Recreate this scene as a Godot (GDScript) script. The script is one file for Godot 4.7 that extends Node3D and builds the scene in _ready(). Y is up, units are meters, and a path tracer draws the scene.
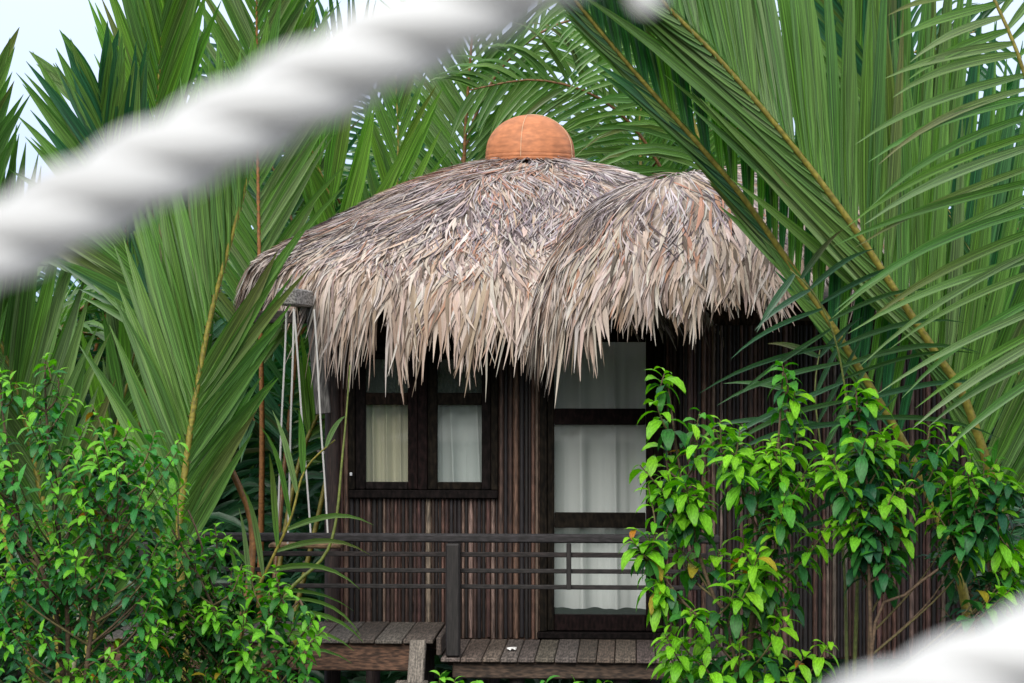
extends Node3D
# A thatched hut on stilts among nipa palms, seen past two thick white ropes.

const FOCAL := 2309.0      # pixels per metre at one metre
const EYE := Vector3(0.0, 2.565, 20.0)
const GROUND := -1.25
const HUT_TURN := 3.0      # degrees

var rng := RandomNumberGenerator.new()
var names := {}
var M := {}
var hut_xf := Transform3D(Basis(Vector3.UP, deg_to_rad(-HUT_TURN)), Vector3.ZERO)

# ------------------------------------------------------------------ mesh building
class MB:
	var v := PackedVector3Array()
	var n := PackedVector3Array()
	var c := PackedColorArray()
	var uv := PackedVector2Array()
	var ix := PackedInt32Array()

	func tri(a: int, b: int, d: int) -> void:
		var face := (v[b] - v[a]).cross(v[d] - v[a])
		if face.dot(n[a] + n[b] + n[d]) > 0.0:
			ix.append_array([a, d, b])
		else:
			ix.append_array([a, b, d])

	func put(p: Vector3, nn: Vector3, col: Color, u: Vector2) -> int:
		v.append(p); n.append(nn); c.append(col); uv.append(u)
		return v.size() - 1

	func quad(a: Vector3, b: Vector3, d: Vector3, e: Vector3, nn: Vector3, col: Color) -> void:
		var k := put(a, nn, col, Vector2(0, 0))
		put(b, nn, col, Vector2(1, 0)); put(d, nn, col, Vector2(1, 1)); put(e, nn, col, Vector2(0, 1))
		tri(k, k + 1, k + 2); tri(k, k + 2, k + 3)

	func add(o: MB) -> void:
		var k := v.size()
		v.append_array(o.v); n.append_array(o.n); c.append_array(o.c); uv.append_array(o.uv)
		for i in o.ix:
			ix.append(i + k)

	# chamfered box
	func cbox(xf: Transform3D, size: Vector3, b: float, col: Color) -> void:
		var h := size * 0.5
		b = minf(b, minf(h.x, minf(h.y, h.z)) * 0.9)
		var bs := xf.basis.orthonormalized()
		var axes := [Vector3(1, 0, 0), Vector3(0, 1, 0), Vector3(0, 0, 1)]
		var corner := func(s: Vector3, axis: int) -> Vector3:
			var q := Vector3(s.x * (h.x - b), s.y * (h.y - b), s.z * (h.z - b))
			q[axis] = s[axis] * h[axis]
			return xf * q
		for a in 3:
			var e := (a + 1) % 3
			var f := (a + 2) % 3
			for s in [-1.0, 1.0]:
				var q := []
				for w in [[-1, -1], [1, -1], [1, 1], [-1, 1]]:
					var sg := Vector3.ZERO
					sg[a] = s; sg[e] = w[0]; sg[f] = w[1]
					q.append(corner.call(sg, a))
				quad(q[0], q[1], q[2], q[3], bs * (axes[a] * s), col)
			for s in [-1.0, 1.0]:
				for r in [-1.0, 1.0]:
					var q2 := []
					for w in [-1.0, 1.0]:
						var sg := Vector3.ZERO
						sg[a] = w; sg[e] = s; sg[f] = r
						q2.append(corner.call(sg, e)); q2.append(corner.call(sg, f))
					quad(q2[0], q2[1], q2[3], q2[2], bs * ((axes[e] * s + axes[f] * r).normalized()), col)
		for sx in [-1.0, 1.0]:
			for sy in [-1.0, 1.0]:
				for sz in [-1.0, 1.0]:
					var sg := Vector3(sx, sy, sz)
					var nn: Vector3 = bs * sg.normalized()
					var k := put(corner.call(sg, 0), nn, col, Vector2.ZERO)
					put(corner.call(sg, 1), nn, col, Vector2.ZERO); put(corner.call(sg, 2), nn, col, Vector2.ZERO)
					tri(k, k + 1, k + 2)

	func box(lo: Vector3, hi: Vector3, b: float, col: Color) -> void:
		cbox(Transform3D(Basis(), (lo + hi) * 0.5), (hi - lo).abs(), b, col)

	# round bar along points
	func tube(pts: PackedVector3Array, r: PackedFloat32Array, sides: int, col: Color, caps := true) -> void:
		var m := pts.size()
		var first := v.size()
		var ref := Vector3(0.31, 0.17, 0.93)
		var len := 0.0
		for i in m:
			var t := (pts[mini(i + 1, m - 1)] - pts[maxi(i - 1, 0)]).normalized()
			var x := t.cross(ref)
			if x.length() < 0.05:
				x = t.cross(Vector3.RIGHT)
			x = x.normalized()
			var y := t.cross(x)
			ref = (ref - t * t.dot(ref)).normalized()
			if i > 0:
				len += pts[i].distance_to(pts[i - 1])
			for k in sides + 1:
				var a := TAU * k / sides
				var d := x * cos(a) + y * sin(a)
				put(pts[i] + d * r[i], d, col, Vector2(float(k) / sides, len))
		for i in m - 1:
			for k in sides:
				var a := first + i * (sides + 1) + k
				var b := a + sides + 1
				tri(a, b, a + 1); tri(a + 1, b, b + 1)
		if caps:
			for e in [0, m - 1]:
				var t := (pts[1] - pts[0]).normalized() * -1.0 if e == 0 else (pts[m - 1] - pts[m - 2]).normalized()
				var ce := put(pts[e], t, col, Vector2.ZERO)
				var s := v.size()
				for k in sides:
					put(v[first + e * (sides + 1) + k], t, col, Vector2.ZERO)
				for k in sides:
					tri(ce, s + k, s + (k + 1) % sides)

	# leaf or thatch blade: three vertices across, folded along the middle
	func blade(pts: PackedVector3Array, half: PackedVector3Array, fold: float, col: Color, col_tip: Color) -> void:
		var m := pts.size()
		var k := v.size()
		for i in m:
			var t := (pts[mini(i + 1, m - 1)] - pts[maxi(i - 1, 0)]).normalized()
			var s := half[i]
			var w := s.length()
			var sh := s / maxf(w, 1e-6)
			var nn := sh.cross(t).normalized()
			var u := float(i) / (m - 1)
			var cc := col.lerp(col_tip, u)
			var lift := nn * (fold * w)
			var nl := (nn + sh * fold * 0.8).normalized()
			var nr := (nn - sh * fold * 0.8).normalized()
			v.append(pts[i] - s + lift); n.append(nl); c.append(cc); uv.append(Vector2(0, u))
			v.append(pts[i]); n.append(nn); c.append(cc); uv.append(Vector2(0.5, u))
			v.append(pts[i] + s + lift); n.append(nr); c.append(cc); uv.append(Vector2(1, u))
		for i in m - 1:
			var a := k + i * 3
			for e in 2:
				# clockwise as seen from the side the normal points to
				ix.append_array([a + e, a + e + 3, a + e + 1, a + e + 1, a + e + 3, a + e + 4])

	func mesh() -> ArrayMesh:
		var arr := []
		arr.resize(Mesh.ARRAY_MAX)
		arr[Mesh.ARRAY_VERTEX] = v
		arr[Mesh.ARRAY_NORMAL] = n
		arr[Mesh.ARRAY_COLOR] = c
		arr[Mesh.ARRAY_TEX_UV] = uv
		arr[Mesh.ARRAY_INDEX] = ix
		var am := ArrayMesh.new()
		am.add_surface_from_arrays(Mesh.PRIMITIVE_TRIANGLES, arr)
		return am

# ------------------------------------------------------------------ scene tree helpers
func numbered(called: String) -> String:
	var k: int = names.get(called, 0)
	names[called] = k + 1
	return called if k == 0 else "%s_%03d" % [called, k]

func thing(called: String, label: String, category: String, at: Vector3, group := "", turn := Basis()) -> Node3D:
	var o := Node3D.new()
	o.name = numbered(called)
	o.transform = Transform3D(turn, at)
	add_child(o)
	o.set_meta("label", label)
	o.set_meta("category", category)
	if group != "":
		o.set_meta("group", group)
	o.set_meta("origin", at)
	return o

# a thing whose geometry is given in the hut's own axes
func hut_thing(called: String, label: String, category: String, at: Vector3, group := "") -> Node3D:
	var o := thing(called, label, category, hut_xf * at, group, hut_xf.basis)
	o.set_meta("origin", at)
	return o

# one named mesh under a parent; the builder's points are in world axes (or the hut's), so the thing's own origin is taken off
func part(called: String, mb: MB, m: Material, parent: Node3D, kind := "") -> MeshInstance3D:
	return part_mesh(called, mb.mesh(), m, parent, kind)

func part_mesh(called: String, me: Mesh, m: Material, parent: Node3D, kind := "") -> MeshInstance3D:
	var o := MeshInstance3D.new()
	o.name = called
	o.mesh = me
	o.material_override = m
	parent.add_child(o, true)
	if parent.has_meta("origin"):
		o.position = -(parent.get_meta("origin") as Vector3)
	if kind != "":
		o.set_meta("kind", kind)
	return o

func at(px: float, py: float, d: float) -> Vector3:
	return EYE + Vector3((px - 512.0) / FOCAL * d, -(py - 341.5) / FOCAL * d, -d)

func path(list: Array) -> PackedVector3Array:
	var p := PackedVector3Array()
	for q in list:
		p.append(at(q[0], q[1], q[2]))
	return p

# smooth curve through points, m samples
func smooth(p: PackedVector3Array, m: int) -> PackedVector3Array:
	var c := Curve3D.new()
	c.bake_interval = 0.03
	for i in p.size():
		var a := p[maxi(i - 1, 0)]
		var b := p[mini(i + 1, p.size() - 1)]
		var h := (b - a) * 0.17
		c.add_point(p[i], -h, h)
	var out := PackedVector3Array()
	var l := c.get_baked_length()
	for i in m:
		out.append(c.sample_baked(l * i / (m - 1), true))
	return out

func R(a: float, b: float) -> float:
	return rng.randf_range(a, b)

func tint(c: Color, amount: float) -> Color:
	var k := 1.0 + R(-amount, amount)
	return Color(c.r * k * (1.0 + R(-amount, amount) * 0.4), c.g * k, c.b * k * (1.0 + R(-amount, amount) * 0.4))

# ------------------------------------------------------------------ materials
func noise_tex(size: Vector2i, freq: Vector2, octaves: int, lo: float, hi: float, sd: int, contrast := 1.0) -> ImageTexture:
	var f := FastNoiseLite.new()
	f.seed = sd
	f.frequency = 1.0
	f.fractal_octaves = octaves
	f.noise_type = FastNoiseLite.TYPE_SIMPLEX_SMOOTH
	var im := Image.create(size.x, size.y, false, Image.FORMAT_RGB8)
	for y in size.y:
		for x in size.x:
			# wrapped on a torus so that the repeat shows no seam
			var a := TAU * x / size.x
			var b := float(y) / size.y
			var q := f.get_noise_3d(cos(a) * freq.x / TAU, sin(a) * freq.x / TAU, b * freq.y)
			var q2 := f.get_noise_3d(cos(a) * freq.x / TAU, sin(a) * freq.x / TAU, (b - 1.0) * freq.y)
			var z := clampf(lerpf(q, q2, b) * contrast * 0.9 + 0.5, 0.0, 1.0)
			var g := lerpf(lo, hi, z)
			im.set_pixel(x, y, Color(g, g, g))
	return ImageTexture.create_from_image(im)

func std(rough: float, vertex := true) -> StandardMaterial3D:
	var m := StandardMaterial3D.new()
	m.roughness = rough
	m.vertex_color_use_as_albedo = vertex
	m.cull_mode = BaseMaterial3D.CULL_DISABLED
	return m

func triplanar(m: StandardMaterial3D, t: Texture2D, scale: Vector3) -> void:
	m.albedo_texture = t
	m.uv1_triplanar = true
	m.uv1_scale = scale

func make_materials() -> void:
	var grain := noise_tex(Vector2i(256, 256), Vector2(9, 7), 4, 0.45, 1.0, 3, 1.5)
	var blotch := noise_tex(Vector2i(256, 256), Vector2(8, 8), 5, 0.62, 1.0, 8, 1.3)
	var stripes := noise_tex(Vector2i(128, 64), Vector2(34, 1.5), 3, 0.45, 0.95, 5, 1.7)
	var fibre := noise_tex(Vector2i(64, 128), Vector2(14, 3), 4, 0.68, 1.0, 6, 1.5)
	var veins := noise_tex(Vector2i(64, 64), Vector2(6, 6), 3, 0.72, 1.0, 7, 1.3)

	M.bark_wall = std(0.62)                       # wall battens: grain runs up
	triplanar(M.bark_wall, grain, Vector3(7.0, 0.9, 7.0))
	M.wood = std(0.8)                             # timbers seen lengthways
	triplanar(M.wood, grain, Vector3(1.1, 6.0, 5.0))
	M.plank = std(0.75)                           # deck boards, front to back
	triplanar(M.plank, grain, Vector3(6.0, 6.0, 0.9))
	M.frame = std(0.8)
	M.frame.metallic_specular = 0.25
	triplanar(M.frame, grain, Vector3(3.0, 1.5, 3.0))
	M.thatch = std(0.85)
	M.thatch.albedo_texture = fibre
	M.thatch_under = std(0.95)
	triplanar(M.thatch_under, blotch, Vector3(2, 2, 2))
	M.clay = std(0.7)
	triplanar(M.clay, noise_tex(Vector2i(256, 256), Vector2(7, 9), 5, 0.72, 1.0, 12, 1.4), Vector3(1.2, 2.2, 1.2))
	M.cloth = std(0.9)
	M.cloth.backlight_enabled = true
	M.cloth.backlight = Color(0.35, 0.35, 0.33)
	M.rope = std(0.85)
	M.rope.albedo_texture = noise_tex(Vector2i(128, 128), Vector2(20, 5), 3, 0.8, 1.0, 14, 1.4)
	M.cord = std(0.9)
	M.paper = std(0.9)
	M.metal = std(0.4)
	M.glass = StandardMaterial3D.new()
	M.glass.transparency = BaseMaterial3D.TRANSPARENCY_ALPHA
	M.glass.albedo_color = Color(0.75, 0.85, 0.82, 0.08)
	M.glass.roughness = 0.03
	M.glass.cull_mode = BaseMaterial3D.CULL_DISABLED

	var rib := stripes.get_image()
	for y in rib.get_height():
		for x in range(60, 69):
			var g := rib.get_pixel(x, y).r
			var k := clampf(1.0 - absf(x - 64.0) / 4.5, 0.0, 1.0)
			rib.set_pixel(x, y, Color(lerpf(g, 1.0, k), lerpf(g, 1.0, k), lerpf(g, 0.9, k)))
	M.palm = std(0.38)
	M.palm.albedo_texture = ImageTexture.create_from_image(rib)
	M.palm.backlight_enabled = true
	M.palm.backlight = Color(0.66, 0.88, 0.36)
	M.rachis = std(0.5)
	triplanar(M.rachis, blotch, Vector3(3, 3, 3))
	M.leaf = std(0.45)
	M.leaf.metallic_specular = 0.38
	M.leaf.albedo_texture = veins
	M.leaf.backlight_enabled = true
	M.leaf.backlight = Color(0.74, 0.88, 0.25)
	M.twig = std(0.8)
	triplanar(M.twig, blotch, Vector3(6, 6, 6))
	M.mud = std(0.95, false)
	M.mud.metallic_specular = 0.2
	M.mud.albedo_color = Color(0.045, 0.036, 0.026).linear_to_srgb()
	M.mud.albedo_texture = blotch
	M.mud.uv1_triplanar = true
	M.mud.uv1_scale = Vector3(0.4, 0.4, 0.4)

# ------------------------------------------------------------------ thatch
func profile(pr: Array, t: float) -> Vector2:
	var m := pr.size()
	if t >= 1.0:
		var e: Vector2 = pr[m - 1]
		return Vector2(e.x + (t - 1.0) * 0.16 / (1.0 + (t - 1.0) * 1.5), e.y - (t - 1.0) * 1.0)
	var f := clampf(t, 0.0, 1.0) * (m - 1)
	var i := mini(int(f), m - 2)
	var a: Vector2 = pr[i]
	var b: Vector2 = pr[i + 1]
	return a.lerp(b, f - i)

# a point on the roof: th is the compass angle, t runs from the top (0) to the eave (1) and on, in metres, down the fringe
func roof_at(q: Dictionary, th: float, t: float) -> Vector3:
	var c := cos(th)
	var s := sin(th)
	var ax: float = q.ax if c > 0.0 else q.al
	var az: float = q.az if s > 0.0 else q.ab
	var e: float = q.n
	var rho := pow(pow(absf(c) / ax, e) + pow(absf(s) / az, e), -1.0 / e)
	var w := profile(q.pr, t)
	var x := c * rho * w.x
	return Vector3(q.cx + x, w.y + q.tilt * x + q.side * pow(maxf(0.0, -c), 2.0) * pow(minf(t, 1.0), 3.0), q.cz + s * rho * w.x)

func roof_normal(q: Dictionary, th: float, t: float) -> Vector3:
	var a := roof_at(q, th + 0.02, t) - roof_at(q, th - 0.02, t)
	var b := roof_at(q, th, t + 0.02) - roof_at(q, th, t - 0.02)
	var nn := a.cross(b).normalized()
	var out := Vector3(cos(th), 0.6, sin(th))
	return nn if nn.dot(out) > 0.0 else -nn

func thatch_blade(mb: MB, q: Dictionary, th: float, t: float, dth: float, dt: float, w: float, lift0: float, lift1: float, col: Color, m: int, point: float, over := true) -> void:
	var pts := PackedVector3Array()
	var half := PackedVector3Array()
	var bow := R(-0.02, 0.02)
	var roll := R(-0.5, 0.5)
	for i in m:
		var u := float(i) / (m - 1)
		var a := th + dth * u + bow * sin(u * PI)
		var tt := t + dt * u
		if over and tt > 1.0:
			tt = 1.0 + (tt - 1.0) * q.al
		pts.append(roof_at(q, a, tt) + roof_normal(q, a, tt) * lerpf(lift0, lift1, u))
	for i in m:
		var u := float(i) / (m - 1)
		var tg := (pts[mini(i + 1, m - 1)] - pts[maxi(i - 1, 0)]).normalized()
		var nn := roof_normal(q, th + dth * u, t + dt * u).rotated(tg, roll + u * 0.3)
		var k := w * (0.75 + 0.25 * sin(u * PI)) if u < point else w * (1.0 - (u - point) / (1.0 - point) * 0.93) * 0.9
		half.append(tg.cross(nn).normalized() * -k * 0.5)
	mb.blade(pts, half, R(0.15, 0.55), col, col)

func build_roof(hut: Node3D, called: String, q: Dictionary, upper: int, lower: int, fringe: int, singles: int, label: String) -> MeshInstance3D:
	# the solid bed of the thatch
	var bed := MB.new()
	var rows := 14
	var cols := 56
	var straw := Color(0.58, 0.475, 0.405)
	for i in rows + 1:
		for k in cols + 1:
			var th := TAU * k / cols
			var t: float = float(i) / rows * q.bed
			bed.put(roof_at(q, th, t) - roof_normal(q, th, t) * 0.03, roof_normal(q, th, t), straw, Vector2(float(k) / cols, t))
	for i in rows:
		for k in cols:
			var a := i * (cols + 1) + k
			bed.tri(a, a + cols + 1, a + 1)
			bed.tri(a + 1, a + cols + 1, a + cols + 2)
	var ro := part(called, bed, M.thatch_under, hut)
	ro.set_meta("label", label)
	# the laid strips
	var patch := FastNoiseLite.new()
	patch.seed = 21
	patch.frequency = 0.9
	var st := MB.new()
	var ring: float = (q.ax + q.al) * 0.5
	var lay := FastNoiseLite.new()
	lay.seed = 5
	lay.frequency = 2.3
	for k in upper:
		var t := sqrt(R(0.0, 1.0)) * 0.88
		var th: float = pick_angle(q)
		var p := roof_at(q, th, t)
		var z := patch.get_noise_3d(p.x * 1.4, p.y * 1.4, p.z * 1.4)
		z += 0.14 * smoothstep(0.2, -1.2, p.x)
		var c := Color(0.54, 0.465, 0.445)
		var pick := rng.randf() + z * 0.8
		if pick < 0.14: c = Color(0.11, 0.085, 0.09)
		elif pick < 0.40: c = Color(0.33, 0.27, 0.30)
		elif pick > 0.98: c = Color(0.44, 0.235, 0.17)
		elif pick > 0.84: c = Color(0.58, 0.44, 0.35)
		elif pick > 0.72: c = Color(0.678, 0.633, 0.633)
		var l := R(0.16, 0.46) / ring
		var slant := R(-0.25, 0.25) + lay.get_noise_3d(p.x, p.y, p.z) * 1.1
		thatch_blade(st, q, th, t, slant * l / maxf(t, 0.25), l * 0.9, R(0.007, 0.019), 0.0, R(0.005, 0.045), tint(c, 0.22), 4, R(0.5, 0.9))
	for k in lower:
		var t := 1.0 - absf(rng.randfn(0.0, 0.165))
		if t < 0.15:
			continue
		var th: float = pick_angle(q)
		var p := roof_at(q, th, t)
		var z := patch.get_noise_3d(p.x * 1.4 + 9.0, p.y * 1.4, p.z * 1.4)
		var c := Color(0.60, 0.49, 0.425)
		var pick := rng.randf() + z * 0.5
		if pick < 0.1: c = Color(0.17, 0.125, 0.10)
		elif pick < 0.28: c = Color(0.36, 0.28, 0.25)
		elif pick > 0.95: c = Color(0.48, 0.27, 0.19)
		elif pick > 0.66: c = Color(0.70, 0.61, 0.56)
		var l := R(0.3, 0.7) / ring
		var slant := R(-0.16, 0.16) + lay.get_noise_3d(p.x * 0.8, p.y * 0.8, p.z * 0.8) * 0.8
		thatch_blade(st, q, th, t, slant * l, l * 0.8, R(0.020, 0.050) * q.wide, 0.005, R(0.01, 0.065), tint(c, 0.2), 5, R(0.4, 0.7))
	part("thatch_strips", st, M.thatch, ro, "stuff")
	# hanging fringe: the ones facing the veranda singly, the rest joined
	var rest := MB.new()
	var made := 0
	for k in fringe:
		var th: float
		var single := k < singles
		if single:
			th = PI * 0.5 + (float(k) / singles - 0.5) * PI * q.show + R(-0.01, 0.01)
		else:
			th = pick_angle(q)
		var foot := roof_at(q, th, 1.0)
		if foot.x > q.hide and sin(th) > 0.0:
			continue
		var shown := wrapf(th - PI * 0.5, -PI, PI)
		var c := Color(0.61, 0.49, 0.42)
		var pick := rng.randf()
		if pick < 0.12: c = Color(0.26, 0.19, 0.14)
		elif pick < 0.3: c = Color(0.42, 0.31, 0.24)
		elif pick > 0.72: c = Color(0.70, 0.61, 0.55)
		var t := 1.0 - R(0.0, 0.42) * R(0.0, 1.0)
		var z := patch.get_noise_1d(th * 14.0 + 50.0)
		var clump := RandomNumberGenerator.new()
		clump.seed = int(floor((th + 0.02 * sin(th * 40.0)) * q.clumps)) * 7919 + 13
		var ck := clump.randf_range(0.55, 1.12)
		var lean := clump.randf_range(-0.09, 0.09)
		var drop: float = q.drop * ck * (R(0.6, 1.08) + z * 0.3) * (1.0 + (R(0.0, 0.18) if rng.randf() < 0.1 else 0.0))
		if q.hide > 50.0: drop *= lerpf(1.0, 1.36, smoothstep(-0.45, -0.75, cos(th)))
		elif cos(th) < -0.7: drop *= 0.55
		elif q.hide < 50.0: drop *= lerpf(1.0, 0.82, smoothstep(-1.0, 0.3, foot.x))
		var one := MB.new() if single else rest
		thatch_blade(one, q, th, t, (R(-0.05, 0.05) + lean) * q.lean, 1.0 - t + drop, R(0.028, 0.056) * q.wide, 0.01, R(-0.06, 0.09), tint(c, 0.16), 6, R(0.35, 0.65), false)
		if single:
			part("thatch_blade", one, M.thatch, ro)
			made += 1
	part("thatch_fringe", rest, M.thatch, ro, "stuff")
	return ro

func pick_angle(q: Dictionary) -> float:
	# most of the strips on the side that faces the camera, a thinner cover at the back
	if rng.randf() < 0.86:
		return PI * 0.5 + R(-0.62, 0.62) * PI
	return R(0.0, TAU)

# ------------------------------------------------------------------ the hut
const DARKWOOD := Color(0.017, 0.012, 0.010)

func half_round(mb: MB, x: float, y0: float, y1: float, z: float, w: float, dpt: float, col: Color, dir := Vector3(1, 0, 0), outw := Vector3(0, 0, 1), origin := Vector3.ZERO) -> void:
	var seg := 5
	for k in seg:
		var a0 := PI * k / seg
		var a1 := PI * (k + 1) / seg
		var p0 := origin + dir * (x - cos(a0) * w * 0.5) + outw * (z + sin(a0) * dpt)
		var p1 := origin + dir * (x - cos(a1) * w * 0.5) + outw * (z + sin(a1) * dpt)
		var n0 := (-dir * cos(a0) + outw * sin(a0)).normalized()
		var n1 := (-dir * cos(a1) + outw * sin(a1)).normalized()
		var i := mb.put(p0 + Vector3.UP * y0, n0, col, Vector2.ZERO)
		mb.put(p1 + Vector3.UP * y0, n1, col, Vector2.ZERO)
		mb.put(p1 + Vector3.UP * y1, n1, col, Vector2.ZERO)
		mb.put(p0 + Vector3.UP * y1, n0, col, Vector2.ZERO)
		mb.tri(i, i + 1, i + 2); mb.tri(i, i + 2, i + 3)

func batten_color() -> Color:
	var p := rng.randf()
	if p < 0.30: return tint(Color(0.020, 0.015, 0.016), 0.3)
	if p < 0.62: return tint(Color(0.085, 0.043, 0.035), 0.35)
	if p < 0.86: return tint(Color(0.165, 0.090, 0.070), 0.3)
	return tint(Color(0.27, 0.19, 0.155), 0.3)

func battens(wall: Node3D, x0: float, x1: float, y0: float, y1: float, z: float, dir := Vector3(1, 0, 0), outw := Vector3(0, 0, 1), origin := Vector3.ZERO) -> void:
	var x := x0
	while x < x1 - 0.012:
		var w := minf(R(0.020, 0.048), x1 - x)
		var mb := MB.new()
		half_round(mb, x + w * 0.5, y0 + R(-0.012, 0.006), y1, z + R(0.0, 0.006), w, R(0.012, 0.024), batten_color(), dir, outw, origin)
		part("batten", mb, M.bark_wall, wall)
		x += w + R(0.001, 0.007)

func curtain(called: String, label: String, x0: float, x1: float, y0: float, y1: float, z: float, folds: Array, cols: Array, hem: float) -> void:
	var o := hut_thing(called, label, "curtain", Vector3((x0 + x1) * 0.5, y0, z), "cream curtains behind the glass")
	var mb := MB.new()
	var nx := 60
	var ny := 10
	for j in ny + 1:
		for i in nx + 1:
			var u := float(i) / nx
			var w := float(j) / ny
			var zz := 0.0
			for f in folds:
				zz += f[2] * (1.0 - 2.0 * pow(absf(sin((u * f[0] * TAU + f[1] + w * f[3]) * 0.5)), 0.6))
			var col: Color = cols[0]
			var y := lerpf(y0 + hem * (sin(u * 19.0) + sin(u * 43.0 + 1.0) * 0.5) * 0.5 * (1.0 if j == 0 else 0.0), y1, w)
			mb.put(Vector3(lerpf(x0, x1, u), y, z + zz), Vector3(0, 0, 1), col, Vector2(u, w))
	# normals from the folds
	for j in ny + 1:
		for i in nx + 1:
			var k := j * (nx + 1) + i
			var a := mb.v[j * (nx + 1) + mini(i + 1, nx)] - mb.v[j * (nx + 1) + maxi(i - 1, 0)]
			var b := mb.v[mini(j + 1, ny) * (nx + 1) + i] - mb.v[maxi(j - 1, 0) * (nx + 1) + i]
			mb.n[k] = a.cross(b).normalized()
	for j in ny:
		for i in nx:
			var k := j * (nx + 1) + i
			mb.tri(k, k + 1, k + nx + 1); mb.tri(k + 1, k + nx + 2, k + nx + 1)
	part("cloth", mb, M.cloth, o)
	var hb := MB.new()
	hb.box(Vector3(x0, y0 + 0.012, z + 0.012), Vector3(x1, y0 + 0.03, z + 0.016), 0.002, cols[0])
	var rod := MB.new()
	rod.tube(PackedVector3Array([Vector3(x0 - 0.05, y1 + 0.01, z), Vector3(x1 + 0.05, y1 + 0.01, z)]), PackedFloat32Array([0.012, 0.012]), 8, Color(0.1, 0.08, 0.06))
	part("curtain_rod", rod, M.wood, o)

func pane(parent: Node3D, x0: float, x1: float, y0: float, y1: float, z: float) -> void:
	var g := MB.new()
	g.quad(Vector3(x0, y0, z), Vector3(x1, y0, z), Vector3(x1, y1, z), Vector3(x0, y1, z), Vector3(0, 0, 1), Color.WHITE)
	part("pane", g, M.glass, parent)

func bar(parent: Node3D, called: String, lo: Vector3, hi: Vector3, col: Color, m: Material, bevel := 0.006) -> MeshInstance3D:
	var mb := MB.new()
	mb.box(lo, hi, bevel, col)
	return part(called, mb, m, parent)

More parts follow.
